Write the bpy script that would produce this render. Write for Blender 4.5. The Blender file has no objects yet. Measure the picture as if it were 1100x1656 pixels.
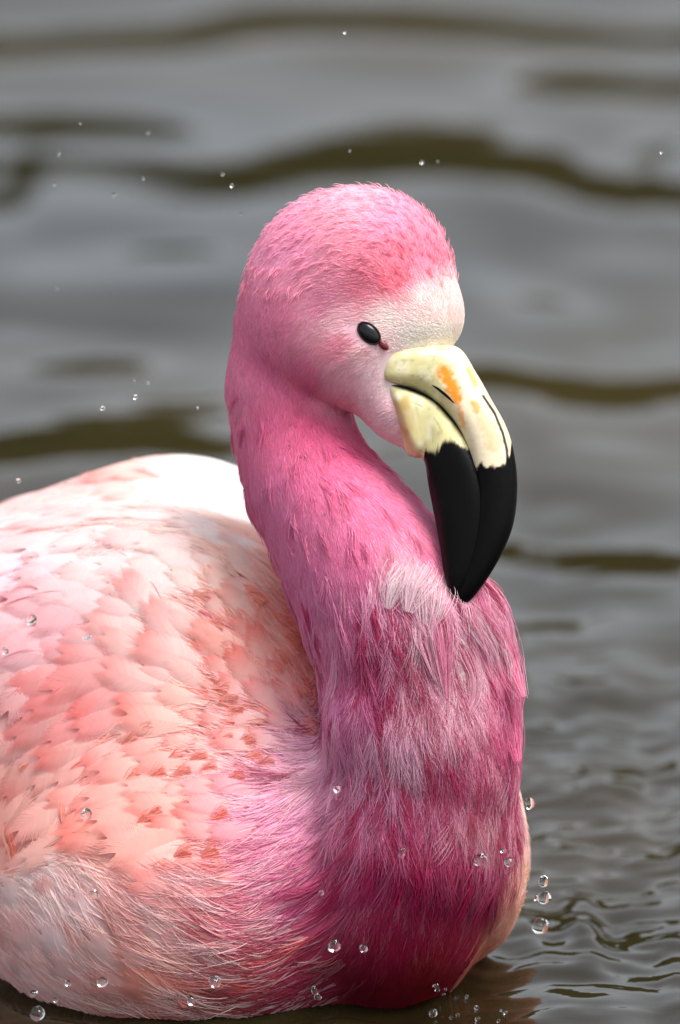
import bpy, math, time
import numpy as np
from mathutils import Matrix, Vector, noise as mnoise

T0 = time.time()
RNG = np.random.default_rng(7)
scene = bpy.context.scene
COL = scene.collection

# ------------------------------------------------------------------ camera
LENS, SENSOR, DIST = 300.0, 36.0, 3.9          # long lens from the bank
PITCH = math.radians(15.0)
PXT = SENSOR / LENS / 1656.0                   # tangent per photo pixel
PX = PXT * DIST                                # metres per photo pixel at the bird
FWD = np.array([0.0, math.cos(PITCH), -math.sin(PITCH)])
RIGHT = np.array([1.0, 0.0, 0.0])
UP = np.array([0.0, math.sin(PITCH), math.cos(PITCH)])
_ray0 = FWD + UP * (-(1640 - 828) * PXT)
CAM = np.array([0.0, 0.0, -DIST * _ray0[2]])   # so that the water (z=0) meets the breast at row 1640
cam_d = bpy.data.cameras.new("camera")
cam = bpy.data.objects.new("camera", cam_d)
COL.objects.link(cam)
cam_d.sensor_fit = 'VERTICAL'
cam_d.sensor_height = SENSOR
cam_d.sensor_width = SENSOR
cam_d.lens = LENS
cam_d.clip_start = 0.1
cam_d.clip_end = 2000
cam.matrix_world = Matrix(((1, 0, 0, CAM[0]), (0, UP[1], -FWD[1], CAM[1]), (0, UP[2], -FWD[2], CAM[2]), (0, 0, 0, 1)))
cam_d.dof.use_dof = True
cam_d.dof.focus_distance = DIST - 0.03
cam_d.dof.aperture_fstop = 6.0
scene.camera = cam

# ------------------------------------------------------------------ world, sun, exposure
SUN_EL, SUN_AZ = math.radians(66), math.radians(116)    # azimuth measured from +Y (away) towards +X
world = bpy.data.worlds.new("World")
scene.world = world
world.use_nodes = True
wn, wl = world.node_tree.nodes, world.node_tree.links
wn.clear()
sky = wn.new('ShaderNodeTexSky')
sky.sky_type = 'NISHITA'
sky.sun_disc = False
sky.sun_elevation = SUN_EL
sky.sun_rotation = SUN_AZ
sky.air_density = 1.0
sky.dust_density = 3.0
sky.ozone_density = 1.0
hsv = wn.new('ShaderNodeHueSaturation')
hsv.inputs['Saturation'].default_value = 0.3
bg = wn.new('ShaderNodeBackground')
bg.inputs['Strength'].default_value = 0.118
wo = wn.new('ShaderNodeOutputWorld')
wl.new(sky.outputs[0], hsv.inputs['Color'])
wl.new(hsv.outputs[0], bg.inputs[0])
wl.new(bg.outputs[0], wo.inputs[0])
sun_d = bpy.data.lights.new("sun", 'SUN')
sun_d.energy = 1.5
sun_d.angle = math.radians(26)
sun_d.color = (1.0, 0.97, 0.93)
sun = bpy.data.objects.new("sun", sun_d)
COL.objects.link(sun)
_sd = Vector((math.sin(SUN_AZ) * math.cos(SUN_EL), math.cos(SUN_AZ) * math.cos(SUN_EL), math.sin(SUN_EL)))
sun.rotation_euler = _sd.to_track_quat('Z', 'Y').to_euler()
sun.location = (0, 0, 6)
scene.view_settings.view_transform = 'Standard'
scene.view_settings.look = 'None'
scene.view_settings.gamma = 1
scene.view_settings.use_curve_mapping = False
scene.view_settings.exposure = 1.15
scene.render.engine = 'CYCLES'
scene.cycles.use_denoising = True
scene.cycles.max_bounces = 10
scene.cycles.diffuse_bounces = 4
scene.cycles.transmission_bounces = 6
scene.cycles.caustics_reflective = False
scene.cycles.caustics_refractive = True
scene.cycles.sample_clamp_indirect = 6.0


# ------------------------------------------------------------------ helpers
def P(u, v, d=0.0):
    """Point seen at photo pixel (u, v), d photo pixels beyond the plane of the bird."""
    u, v, d = np.broadcast_arrays(np.asarray(u, float), np.asarray(v, float), np.asarray(d, float))
    ray = FWD + RIGHT * ((u - 550) * PXT)[..., None] + UP * (-(v - 828) * PXT)[..., None]
    return CAM + ray * (DIST + d * PX)[..., None]


def UV(p):
    q = p - CAM
    z = q @ FWD
    return 550 + (q @ RIGHT) / z / PXT, 828 - (q @ UP) / z / PXT, (z - DIST) / PX


def srgb(c):
    c = np.asarray(c, float) / 255.0
    return np.where(c <= 0.04045, c / 12.92, ((c + 0.055) / 1.055) ** 2.4)


def obj(name, data, parent=None, mat=None, **props):
    o = bpy.data.objects.new(name, data)
    COL.objects.link(o)
    if parent is not None:
        o.parent = parent
    if mat is not None and data is not None:
        data.materials.clear() if hasattr(data, 'materials') else None
        data.materials.append(mat)
    for k, w in props.items():
        o[k] = w
    return o


def mesh_np(name, verts, faces, smooth=True):
    me = bpy.data.meshes.new(name)
    verts = np.asarray(verts, np.float32)
    faces = np.asarray(faces, np.int32)
    me.vertices.add(len(verts))
    me.vertices.foreach_set('co', verts.ravel())
    n, k = faces.shape
    me.loops.add(n * k)
    me.loops.foreach_set('vertex_index', faces.ravel())
    me.polygons.add(n)
    me.polygons.foreach_set('loop_start', np.arange(0, n * k, k, dtype=np.int32))
    me.polygons.foreach_set('loop_total', np.full(n, k, np.int32))
    me.polygons.foreach_set('use_smooth', np.full(n, smooth))
    me.update(calc_edges=True)
    return me


def set_col(me, rgb, name='tint', domain='POINT'):
    a = me.attributes.new(name, 'FLOAT_COLOR', domain)
    c = np.ones((len(rgb), 4), np.float32)
    c[:, :3] = rgb
    a.data.foreach_set('color', c.ravel())


def principled(name, rough=0.6, spec=0.5, color=None):
    m = bpy.data.materials.new(name)
    m.use_nodes = True
    nt = m.node_tree
    b = nt.nodes['Principled BSDF']
    b.inputs['Roughness'].default_value = rough
    b.inputs['Specular IOR Level'].default_value = spec
    if color is not None:
        b.inputs['Base Color'].default_value = (*color, 1)
    return m, nt, b


def norm(a):
    return a / np.maximum(np.linalg.norm(a, axis=-1, keepdims=True), 1e-12)


class Noise3:
    """smooth value noise in numpy"""
    def __init__(self, seed):
        self.t = np.random.default_rng(seed).random(4096).astype(np.float32)

    def h(self, i, j, k):
        return self.t[(i * 73856093 ^ j * 19349663 ^ k * 83492791) & 4095]

    def __call__(self, p):
        f = np.floor(p)
        i = f.astype(np.int64)
        w = p - f
        w = w * w * (3 - 2 * w)
        r = 0
        for dx in (0, 1):
            for dy in (0, 1):
                for dz in (0, 1):
                    r = r + self.h(i[..., 0] + dx, i[..., 1] + dy, i[..., 2] + dz) * \
                        (w[..., 0] if dx else 1 - w[..., 0]) * (w[..., 1] if dy else 1 - w[..., 1]) * (w[..., 2] if dz else 1 - w[..., 2])
        return r * 2 - 1


NZ = [Noise3(s) for s in range(8)]

# ------------------------------------------------------------------ water
# Slope of the ripples along the view: each entry is a wave trough leaning away
# (u centre, v centre, half length, half thickness, tilt of its crest, strength)
BANDS = [
    (250, 52, 420, 20, -.02, 1.3), (800, 42, 420, 16, .05, 1.1), (980, 140, 180, 19, .06, 1.1),
    (120, 188, 190, 15, .02, 1.0), (150, 298, 350, 47, -.01, 1.4), (660, 255, 220, 34, .02, 1.5),
    (950, 306, 240, 24, .16, 1.35), (1060, 243, 60, 14, 0, .9), (0, 372, 45, 20, 0, .6), (180, 455, 260, 17, -.05, 1.0),
    (850, 462, 120, 15, .12, .6), (160, 590, 130, 11, -.05, .9), (940, 632, 210, 20, .04, 1.25),
    (210, 681, 170, 11, -.04, .95), (150, 748, 260, 20, -.02, 1.35), (960, 690, 130, 12, .02, .95),
    (990, 766, 140, 12, .06, .75), (970, 898, 170, 13, .03, 1.1), (860, 880, 40, 10, .2, .6),
    (640, 740, 60, 8, -.1, .5), (950, 1104, 55, 7, .0, .8), (1080, 1165, 60, 8, .05, .5), (900, 1110, 60, 6, 0, .3),
    (980, 1262, 60, 8, .0, .9), (1070, 1235, 50, 8, -.25, .9), (1050, 1310, 90, 6, -.12, .8),
    (930, 1330, 60, 5, .1, .5), (1010, 1380, 70, 6, .1, .55), (900, 1210, 50, 7, .0, .5),
    (990, 1492, 55, 4, -.05, .9), (1040, 1530, 80, 4, -.25, .9), (900, 1470, 40, 5, .1, .6),
    (880, 1560, 120, 4, .04, .7), (1050, 1590, 90, 4, .05, .8), (960, 1610, 110, 4, .0, .6), (860, 1400, 30, 5, .2, .5),
    (1000, 1440, 80, 5, -.1, .5), (900, 205, 200, 9, .03, .5), (1000, 415, 120, 10, .05, .6), (900, 505, 120, 13, .02, .65),
    (1020, 560, 90, 9, 0, .5), (80, 540, 120, 9, 0, .5), (250, 640, 120, 8, 0, .55), (60, 700, 80, 7, 0, .5), (1000, 730, 120, 9, .04, .7),
    (900, 820, 60, 9, 0, .55), (1040, 850, 70, 8, 0, .5), (880, 1010, 60, 7, 0, .4), (1000, 1060, 90, 7, 0, .45), (400, 120, 300, 9, .02, .45),
    (250, 410, 120, 9, .02, .5), (200, 505, 150, 7, .02, .45), (1040, 945, 60, 7, -.03, .5), (880, 1170, 50, 7, .05, .6), (960, 1200, 80, 7, -.1, .6),
]


def make_water():
    def axis(fine0, fine1, step, far, grow):
        mid = list(np.arange(fine0, fine1, step)) if not isinstance(step, list) else list(np.arange(fine0, 4.45, step[0])) + list(np.arange(4.45, fine1, step[1]))
        step = step[1] if isinstance(step, list) else step
        lo, s = [], step
        x = fine0
        while x > far[0]:
            s *= grow
            x -= s
            lo.append(x)
        hi, s = [], step
        x = mid[-1]
        while x < far[1]:
            s *= grow
            x += s
            hi.append(x)
        return np.array(lo[::-1] + mid + hi)
    xs = axis(-0.40, 0.46, 0.0042, (-400, 400), 1.13)
    ya = axis(3.3, 6.7, [0.0034, 0.0064], (-60, 900), 1.10)
    X, Y = np.meshgrid(xs, ya, indexing='xy')
    pts = np.stack([X, Y, np.zeros_like(X)], -1)
    near = (Y > 2.5)
    u, v, d = UV(np.where(near[..., None], pts, np.array([0, 4.0, 0])))
    s = np.zeros_like(X)
    wob = NZ[0](np.stack([X * 5, Y * 2.5, X * 0], -1)) * 12 + NZ[5](np.stack([X * 16, Y * 9, X * 0], -1)) * 5
    for (cu, cv, hu, hv, tilt, A) in BANDS:
        du = u - cu
        dv = v + wob * min(1, hv / 14) - (cv + tilt * du)
        hvv = hv * (2.05 if hv > 14 else 2.4 if hv > 9 else 1.4) * (1.25 - 0.35 * np.minimum((du / hu) ** 2, 1))
        s -= (1.12 if hv > 22 else 1.35) * A * np.tan(np.radians((15 + (v - 828) * .00415 - 4.5) / 2)) * np.exp(-np.abs(dv / hvv) ** 3) * np.exp(-np.abs(du / hu) ** 3)
        s += A * 0.034 * np.exp(-((dv - hv * 2.2) / (hv * 1.4)) ** 2) * np.exp(-np.abs(du / hu) ** 3)
    # background chop
    fade = np.clip((30 - np.hypot(X, Y - 4)) / 20, 0, 1)
    s += 0.046 * NZ[1](np.stack([X * 2.6, Y * 6.5, X * 0 + 3], -1)) * fade
    s += 0.022 * NZ[2](np.stack([X * 7, Y * 17, X * 0 + 9], -1)) * fade
    # livelier small ripples round the bird
    r = np.hypot(X - 0.06, (Y - 3.95) * 1.0)
    k = np.clip((0.65 - r) / 0.35, 0, 1)
    kk = np.clip((0.36 - r) / 0.2, 0, 1)
    s += k * 0.10 * NZ[3](np.stack([X * 9 + Y * 7, Y * 30 - X * 12, X * 0], -1))
    s += k * 0.06 * NZ[6](np.stack([X * 20 - Y * 8, Y * 62 + X * 22, X * 0], -1))
    s += k * 0.06 * NZ[4](np.stack([X * 40 + Y * 30, Y * 130, X * 0], -1))
    s += kk * 0.18 * NZ[7](np.stack([X * 70, Y * 150, X * 0], -1))
    dy = np.gradient(ya)[:, None]
    h = np.cumsum(s * dy, axis=0)
    # remove the slow drift so that the sheet stays level
    n = len(ya)
    H = np.zeros_like(h)
    c = np.cumsum(np.vstack([np.zeros((1, h.shape[1])), h]), axis=0)
    i0 = np.searchsorted(ya, ya - .35)
    i1 = np.searchsorted(ya, ya + .35, side='right')
    H = (c[i1] - c[i0]) / (i1 - i0)[:, None]
    h = (h - H) * np.clip((14 - np.abs(Y - 4)) / 8, 0, 1) * np.clip((6 - np.abs(X)) / 4, 0, 1)
    # small rings pushed out by the hull of the bird
    sel = (np.abs(X - 0.02) < .42) & (np.abs(Y - 4.0) < .5)
    dist = np.clip(sd_bird(pts[sel] + np.array([0, 0, .004])), 0, 1)
    ph = dist * (1 + .25 * NZ[2](pts[sel] * 18)) * 2 * math.pi / .021
    h[sel] += (.0013 * np.cos(ph) * np.exp(-dist / .035) + .0016 * np.exp(-dist / .006)) * (1 + .6 * NZ[1](pts[sel] * 40))
    nx, ny = len(xs), n
    V = np.stack([X, Y, h], -1).reshape(-1, 3)
    a = np.arange(ny - 1)[:, None] * nx + np.arange(nx - 1)[None]
    F = np.stack([a, a + 1, a + nx + 1, a + nx], -1).reshape(-1, 4)
    me = mesh_np('water', V, F)
    m, nt, b = principled('pond_water', 0.03, 0.5)
    N, L = nt.nodes, nt.links
    b.inputs['IOR'].default_value = 1.33
    tc = N.new('ShaderNodeTexCoord')
    n0 = N.new('ShaderNodeTexNoise')
    n0.inputs['Scale'].default_value = 1.6
    n0.inputs['Detail'].default_value = 3
    cr = N.new('ShaderNodeValToRGB')
    cr.color_ramp.elements[0].position = 0.35
    cr.color_ramp.elements[0].color = (0.007, 0.006, 0.002, 1)
    cr.color_ramp.elements[1].position = 0.7
    cr.color_ramp.elements[1].color = (0.030, 0.022, 0.008, 1)
    L.new(tc.outputs['Object'], n0.inputs['Vector'])
    L.new(n0.outputs[0], cr.inputs[0])
    L.new(cr.outputs[0], b.inputs['Base Color'])
    mp = N.new('ShaderNodeMapping')
    mp.inputs['Scale'].default_value = (14, 38, 14)
    n1 = N.new('ShaderNodeTexNoise')
    n1.inputs['Scale'].default_value = 1.0
    n1.inputs['Detail'].default_value = 4
    bp = N.new('ShaderNodeBump')
    bp.inputs['Strength'].default_value = 0.35
    bp.inputs['Distance'].default_value = 0.0012
    L.new(tc.outputs['Object'], mp.inputs['Vector'])
    L.new(mp.outputs[0], n1.inputs['Vector'])
    L.new(n1.outputs[0], bp.inputs['Height'])
    L.new(bp.outputs[0], b.inputs['Normal'])
    obj('water', me, None, m, kind='structure', label='grey green pond water with soft dark ripples around the bird')



def make_bank():
    """wooded far shore, added out of view and sized for its dark reflection in the ripples"""
    n, k = 160, 14
    xs = np.linspace(-150, 150, n)
    V = []
    for j in range(k):
        t = j / (k - 1)
        for x in xs:
            y = 34 + t * 14 + 2.0 * math.sin(x * .11)
            top = 5.9 + 0.8 * mnoise.noise(Vector((x * .07, 1, 0))) + 1.2 * mnoise.noise(Vector((x * .45, 3, 0)))
            z = -0.6 + (top + .6) * min(1, t * 2.2) ** .6 + 0.5 * mnoise.noise(Vector((x * .7, t * 9, 5)))
            V.append((x, y, z if j else -0.8))
    a = np.arange(k - 1)[:, None] * n + np.arange(n - 1)[None]
    F = np.stack([a, a + 1, a + n + 1, a + n], -1).reshape(-1, 4)
    me = mesh_np('unseen_far_bank', V, F)
    m, nt, b = principled('bank_foliage_shaded', 0.9, 0.1)
    nn = nt.nodes.new('ShaderNodeTexNoise')
    nn.inputs['Scale'].default_value = 1.2
    cr = nt.nodes.new('ShaderNodeValToRGB')
    cr.color_ramp.elements[0].color = (0.008, 0.008, 0.002, 1)  # self-shadow of the foliage is put into these dark colours
    cr.color_ramp.elements[1].color = (0.042, 0.037, 0.008, 1)
    tc = nt.nodes.new('ShaderNodeTexCoord')
    nt.links.new(tc.outputs['Object'], nn.inputs['Vector'])
    nt.links.new(nn.outputs[0], cr.inputs[0])
    nt.links.new(cr.outputs[0], b.inputs['Base Color'])
    obj('unseen_far_bank', me, None, m, kind='structure')


make_bank()

# ------------------------------------------------------------------ the bird's form (signed distance, metres)
def chain(rows):
    """rows of (u, v, d, r): ball chain with radii in photo pixels"""
    rows = np.array(rows, float)
    c = P(rows[:, 0], rows[:, 1], rows[:, 3 - 1])
    return c, rows[:, 3] * PX * (1 + rows[:, 2] * PX / DIST)


def sd_chain(p, ch):
    c, r = ch
    best = None
    for i in range(len(c) - 1):
        ba = c[i + 1] - c[i]
        t = np.clip(((p - c[i]) @ ba) / (ba @ ba), 0, 1)
        q = p - c[i] - t[..., None] * ba
        dd = np.sqrt((q * q).sum(-1)) - (r[i] + t * (r[i + 1] - r[i]))
        best = dd if best is None else smin(best, dd, 0.010)
    return best


def sd_ell(p, e):
    c, R, M = e
    q = (p - c) @ M            # into the axes of the ellipsoid
    k0 = np.sqrt(((q / R) ** 2).sum(-1))
    k1 = np.sqrt(((q / R ** 2) ** 2).sum(-1))
    return k0 * (k0 - 1) / np.maximum(k1, 1e-9)


def ell(u, v, d, rx, ry, rz, yaw=0.0, roll=0.0, pitch=0.0):
    """ellipsoid; rx along its own axis x, ry deep, rz high; yaw about world up"""
    M = (Matrix.Rotation(math.radians(yaw), 3, 'Z') @ Matrix.Rotation(math.radians(pitch), 3, 'X') @ Matrix.Rotation(math.radians(roll), 3, 'Y'))
    return P(u, v, d), np.array([rx, ry, rz]) * PX * (1 + d * PX / DIST), np.array(M)


def smin(a, b, k):
    h = np.maximum(k - np.abs(a - b), 0) / k
    return np.minimum(a, b) - h * h * k * 0.25


HEAD_CH = chain([(592, 585, -35, 80), (640, 665, -55, 40), (668, 722, -62, 11)])
CRAN = ell(560, 460, 8, 155, 122, 154, 0, 20)
CRAN2 = ell(610, 440, -20, 112, 100, 118, 0, 0)
FORE = ell(664, 512, -52, 86, 72, 78)
OCC = ell(500, 540, 10, 100, 95, 110)
NECK = chain([(464, 530, 48, 86), (464, 630, 55, 91), (479, 715, 46, 90), (506, 790, 24, 100), (561, 868, -2, 116),
              (612, 945, -20, 133), (658, 1035, -25, 142), (678, 1140, -20, 140), (678, 1250, -12, 144),
              (658, 1370, 10, 158), (618, 1455, 50, 162), (595, 1525, 140, 150)])
LUMP_A = chain([(652, 985, -82, 60), (726, 1005, -78, 62), (764, 1065, -48, 52)])
LUMP_B = chain([(610, 1170, -70, 84), (700, 1200, -82, 86), (736, 1240, -60, 80)])
FOLD = chain([(690, 940, -40, 66), (732, 1010, -35, 64), (752, 1100, -15, 62), (738, 1200, 10, 74)])
BREAST = ell(490, 1410, 175, 262, 240, 232, 0)
SHOULDER = ell(400, 1210, 330, 190, 240, 300, -30)
TORSO = ell(270, 1290, 570, 640, 400, 440, -48)
HUMP = ell(285, 1010, 600, 250, 260, 268, -30)
RUMP = ell(60, 1150, 620, 360, 260, 300, -25)
WING_A = ell(160, 1130, 310, 400, 200, 285, -22, -16)
WING_B = ell(40, 1180, 340, 330, 190, 255, -22, 0)
WING_FAR = ell(744, 1345, 250, 92, 280, 186, 10)
FLANK = ell(275, 1485, 88, 275, 205, 222, -12, 0)
FLANK2 = ell(40, 1400, 330, 230, 200, 155, -12, 0)


def sd_head(p):
    d = smin(sd_ell(p, CRAN), sd_ell(p, OCC), 0.02)
    d = smin(d, sd_ell(p, CRAN2), 0.015)
    d = smin(d, sd_ell(p, FORE), 0.014)
    return smin(d, sd_chain(p, HEAD_CH), 0.02)


def sd_neck(p):
    d = smin(sd_chain(p, NECK), sd_chain(p, FOLD), 0.014)
    return smin(smin(d, sd_chain(p, LUMP_A), 0.006), sd_chain(p, LUMP_B), 0.008)


def sd_body(p):
    d = smin(sd_ell(p, TORSO), sd_ell(p, HUMP), 0.04)
    d = smin(d, sd_ell(p, RUMP), 0.04)
    d = smin(d, sd_ell(p, SHOULDER), 0.04)
    return smin(smin(d, sd_ell(p, FLANK), 0.07), sd_ell(p, FLANK2), 0.03)


def sd_wing(p):
    return smin(sd_ell(p, WING_A), sd_ell(p, WING_B), 0.03)


def sd_wing_far(p):
    return sd_ell(p, WING_FAR)


def sd_bird(p):
    n = smin(sd_head(p), sd_neck(p), 0.0045)
    b = smin(sd_body(p), sd_wing(p), 0.045)
    b = smin(b, sd_wing_far(p), 0.02)
    b2 = smin(n, sd_ell(p, BREAST), 0.028)
    return smin(b2, b, 0.010)


make_water()


def grad(f, p, e=0.0006):
    o = np.array([[1, -1, -1], [-1, -1, 1], [-1, 1, -1], [1, 1, 1]], float)
    g = 0
    for k in o:
        g = g + k * f(p + k * e)[..., None]
    return norm(g)


def surf(u, v, f=None, d0=-700):
    """first point of the bird's surface seen at photo pixel (u, v)"""
    f = f or sd_bird
    p = P(u, v, d0)
    ray = norm(p - CAM)
    for _ in range(60):
        p = p + ray * np.maximum(f(p), -0.002)[..., None] * 0.9
    return p


def surface_nets(f, lo, hi, h):
    lo, hi = np.array(lo), np.array(hi)
    n = np.ceil((hi - lo) / h).astype(int) + 1
    ax = [lo[i] + h * np.arange(n[i]) for i in range(3)]
    g = np.empty(n, np.float64)
    for i in range(0, n[0], 16):
        G = np.stack(np.meshgrid(ax[0][i:i + 16], ax[1], ax[2], indexing='ij'), -1)
        g[i:i + 16] = f(G)
    ins = g < 0
    c = np.zeros(n - 1, int)
    for a in (0, 1):
        for b in (0, 1):
            for d in (0, 1):
                c += ins[a:n[0] - 1 + a, b:n[1] - 1 + b, d:n[2] - 1 + d]
    act = (c > 0) & (c < 8)
    idx = -np.ones(act.shape, int)
    idx[act] = np.arange(act.sum())
    cells = np.argwhere(act)
    V = lo + (cells + 0.5) * h
    for _ in range(4):
        V = V - grad(f, V) * f(V)[:, None] * 0.9
    F = []
    for axn in range(3):
        s0 = [slice(None)] * 3
        s1 = [slice(None)] * 3
        s0[axn] = slice(0, -1)
        s1[axn] = slice(1, None)
        A, B = ins[tuple(s0)], ins[tuple(s1)]
        e = np.argwhere(A != B)
        b1, b2 = (axn + 1) % 3, (axn + 2) % 3
        ok = (e[:, b1] > 0) & (e[:, b2] > 0) & (e[:, b1] < n[b1] - 1) & (e[:, b2] < n[b2] - 1)
        e = e[ok]
        flip = A[tuple(e.T)]
        q = []
        for (da, db) in ((-1, -1), (0, -1), (0, 0), (-1, 0)):
            o = e.copy()
            o[:, b1] += da
            o[:, b2] += db
            q.append(idx[tuple(o.T)])
        q = np.stack(q, -1)
        q[~flip] = q[~flip][:, ::-1]
        F.append(q)
    F = np.concatenate(F)
    F = F[(F >= 0).all(1)]
    return V, F


# ------------------------------------------------------------------ plumage colours, some with shade painted in, and lie, keyed by place on the bird
HEAD_C = [(590, 320, 255, 172, 196), (480, 400, 250, 152, 192), (640, 380, 250, 150, 186), (690, 425, 246, 132, 166),
          (440, 500, 238, 124, 168), (540, 480, 242, 146, 182), (600, 460, 238, 128, 160), (640, 460, 238, 116, 142), (660, 425, 244, 130, 160),
          (690, 495, 250, 214, 214), (735, 495, 248, 205, 205), (680, 545, 246, 236, 228), (630, 515, 246, 222, 220), (720, 545, 248, 236, 228),
          (560, 515, 248, 190, 205), (560, 560, 242, 140, 168), (575, 600, 244, 176, 198), (600, 600, 248, 206, 218),
          (560, 645, 240, 160, 190), (630, 690, 242, 196, 210), (610, 650, 244, 190, 208), (500, 600, 232, 108, 158),
          (420, 590, 232, 104, 156), (585, 570, 246, 196, 204), (655, 705, 244, 196, 208), (630, 620, 248, 214, 220)]
NECK_C = [(400, 600, 236, 110, 160), (430, 660, 222, 74, 130), (510, 640, 208, 46, 100), (545, 690, 216, 62, 118), (385, 660, 236, 112, 160),  # deep crimson under the jaw has the head's shadow painted in
          (500, 750, 228, 84, 142), (450, 800, 216, 92, 150), (600, 800, 236, 100, 156), (560, 900, 222, 86, 146), (690, 875, 238, 104, 156),
          (500, 950, 208, 88, 150), (600, 1000, 212, 88, 148), (665, 925, 238, 196, 210), (690, 1000, 240, 190, 214), (640, 960, 226, 130, 176),
          (740, 1050, 246, 214, 228), (700, 1060, 234, 150, 188), (785, 1070, 236, 104, 158), (600, 1080, 206, 80, 142), (560, 1120, 204, 84, 150),
          (660, 1100, 224, 142, 178), (720, 1120, 230, 158, 188), (800, 1170, 222, 88, 138), (560, 1210, 204, 108, 164), (650, 1190, 222, 150, 190),
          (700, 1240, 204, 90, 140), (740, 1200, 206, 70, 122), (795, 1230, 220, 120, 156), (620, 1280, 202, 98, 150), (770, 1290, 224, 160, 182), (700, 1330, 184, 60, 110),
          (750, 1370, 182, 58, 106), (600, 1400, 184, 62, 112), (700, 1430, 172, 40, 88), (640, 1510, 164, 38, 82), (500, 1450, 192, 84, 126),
          (760, 1480, 176, 52, 86), (450, 1550, 196, 96, 116), (560, 1330, 206, 108, 156), (560, 1600, 150, 40, 66), (490, 1240, 248, 196, 220), (430, 1310, 244, 178, 200), (390, 1400, 232, 154, 170), (470, 1340, 234, 150, 188), (440, 1200, 250, 190, 200), (400, 1480, 214, 120, 140), (700, 1560, 160, 50, 62)]  # lowest entries also carry the shade under the crimson breast
BODY_C = [(360, 780, 255, 252, 250), (410, 850, 255, 250, 246), (240, 750, 255, 206, 196), (300, 800, 255, 250, 246), (150, 800, 255, 214, 210), (60, 850, 255, 214, 212),
          (50, 920, 255, 218, 224), (90, 1000, 250, 196, 202), (200, 930, 255, 222, 220), (310, 900, 255, 226, 220), (400, 930, 255, 214, 198),
          (480, 1040, 253, 176, 162), (510, 1120, 253, 180, 174), (420, 1040, 250, 180, 166), (250, 1040, 250, 204, 198), (150, 1120, 244, 166, 164),
          (300, 1160, 250, 196, 184), (250, 1250, 248, 188, 178), (100, 1290, 246, 190, 180), (400, 1190, 250, 198, 194), (500, 1220, 250, 192, 214),
          (470, 1300, 240, 178, 204), (260, 1330, 244, 172, 160), (140, 1340, 238, 170, 156), (30, 1340, 236, 164, 150), (350, 1400, 240, 166, 162), (240, 1400, 246, 196, 186),
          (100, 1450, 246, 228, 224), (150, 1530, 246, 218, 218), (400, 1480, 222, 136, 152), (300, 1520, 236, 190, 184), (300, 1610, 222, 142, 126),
          (50, 1560, 250, 206, 202), (200, 1620, 240, 200, 194), (470, 1420, 214, 128, 160), (440, 1560, 200, 96, 104), (530, 1300, 224, 150, 190), (400, 1640, 150, 62, 66), (500, 1560, 158, 50, 80), (520, 1450, 186, 78, 128), (440, 1390, 224, 144, 174), (260, 1650, 190, 120, 110), (480, 1640, 120, 34, 50)]  # dark low entries paint the shade of the in-curving underside
FAR_C = [(845, 1300, 255, 228, 212), (835, 1380, 250, 200, 170), (815, 1450, 240, 182, 156), (790, 1510, 236, 150, 118), (820, 1330, 255, 214, 200)]
FLOW_H = [(690, 420, -.5, -1), (590, 320, -1, .0), (740, 480, -.3, -1), (480, 380, -.8, .6), (420, 500, -.25, 1), (560, 460, -.9, .1), (640, 450, -.7, -.6),
          (560, 560, -.9, .45), (520, 620, -.5, .8), (600, 620, -.5, .7), (640, 700, -.8, .45), (680, 530, -.9, -.35), (400, 580, .05, 1), (580, 520, -.9, .1),
          (470, 520, -.5, .9)]
FLOW_N = [(390, 640, .02, 1), (450, 700, .12, 1), (520, 820, .3, 1), (600, 760, .5, 1), (600, 950, .25, 1), (690, 900, .3, 1), (500, 960, .38, 1),
          (560, 1090, .1, 1), (540, 1200, -.15, 1), (640, 1200, .1, 1), (750, 1060, .35, 1), (800, 1150, .25, 1), (720, 1230, .25, 1), (650, 1350, -.1, 1),
          (760, 1350, .02, 1), (560, 1450, -.5, .9), (640, 1500, -.2, 1), (480, 1500, -.8, .6), (530, 1330, -.5, .85), (740, 1500, .1, 1)]
FLOW_B = [(60, 980, -1, .1), (100, 1150, -.8, .6), (60, 1300, -.5, .85), (250, 1000, -.8, -.45), (400, 1000, -.6, -.6), (500, 1100, -.35, -.8),
          (400, 1220, -.95, -.05), (460, 1330, -.8, .5), (300, 1500, -.8, -.35), (140, 1480, -.6, -.7), (250, 790, -1, .2), (120, 850, -.95, .3),
          (480, 1450, -.9, .4), (300, 1300, -.95, .2), (200, 1580, -.8, -.5), (400, 870, -.7, -.55)]
FLOW_F = [(830, 1350, .05, 1), (800, 1500, .2, .9)]


def idw(tab, u, v, pw=3.0):
    tab = np.array(tab, float)
    shp = u.shape
    u, v = u.reshape(-1), v.reshape(-1)
    out = np.empty((len(u), tab.shape[1] - 2))
    for i in range(0, len(u), 60000):
        d2 = (u[i:i + 60000, None] - tab[:, 0]) ** 2 + (v[i:i + 60000, None] - tab[:, 1]) ** 2 + 120.0
        w = d2 ** (-pw / 2)
        out[i:i + 60000] = (w @ tab[:, 2:]) / w.sum(1, keepdims=True)
    return out.reshape(*shp, -1)


def zones(p):
    """weights of head, neck+breast, body+near wing, far wing"""
    dh, dn, db, df = sd_head(p), smin(sd_neck(p), sd_ell(p, BREAST) + .002, .01), smin(sd_body(p), sd_wing(p), .02), sd_wing_far(p)
    d = np.stack([dh, dn, db, df - .003], -1)
    k = np.array([0.0025, 0.005, 0.005, 0.0025])
    w = np.exp(-(d - d.min(-1, keepdims=True)) / k)
    return w / w.sum(-1, keepdims=True)


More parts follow.
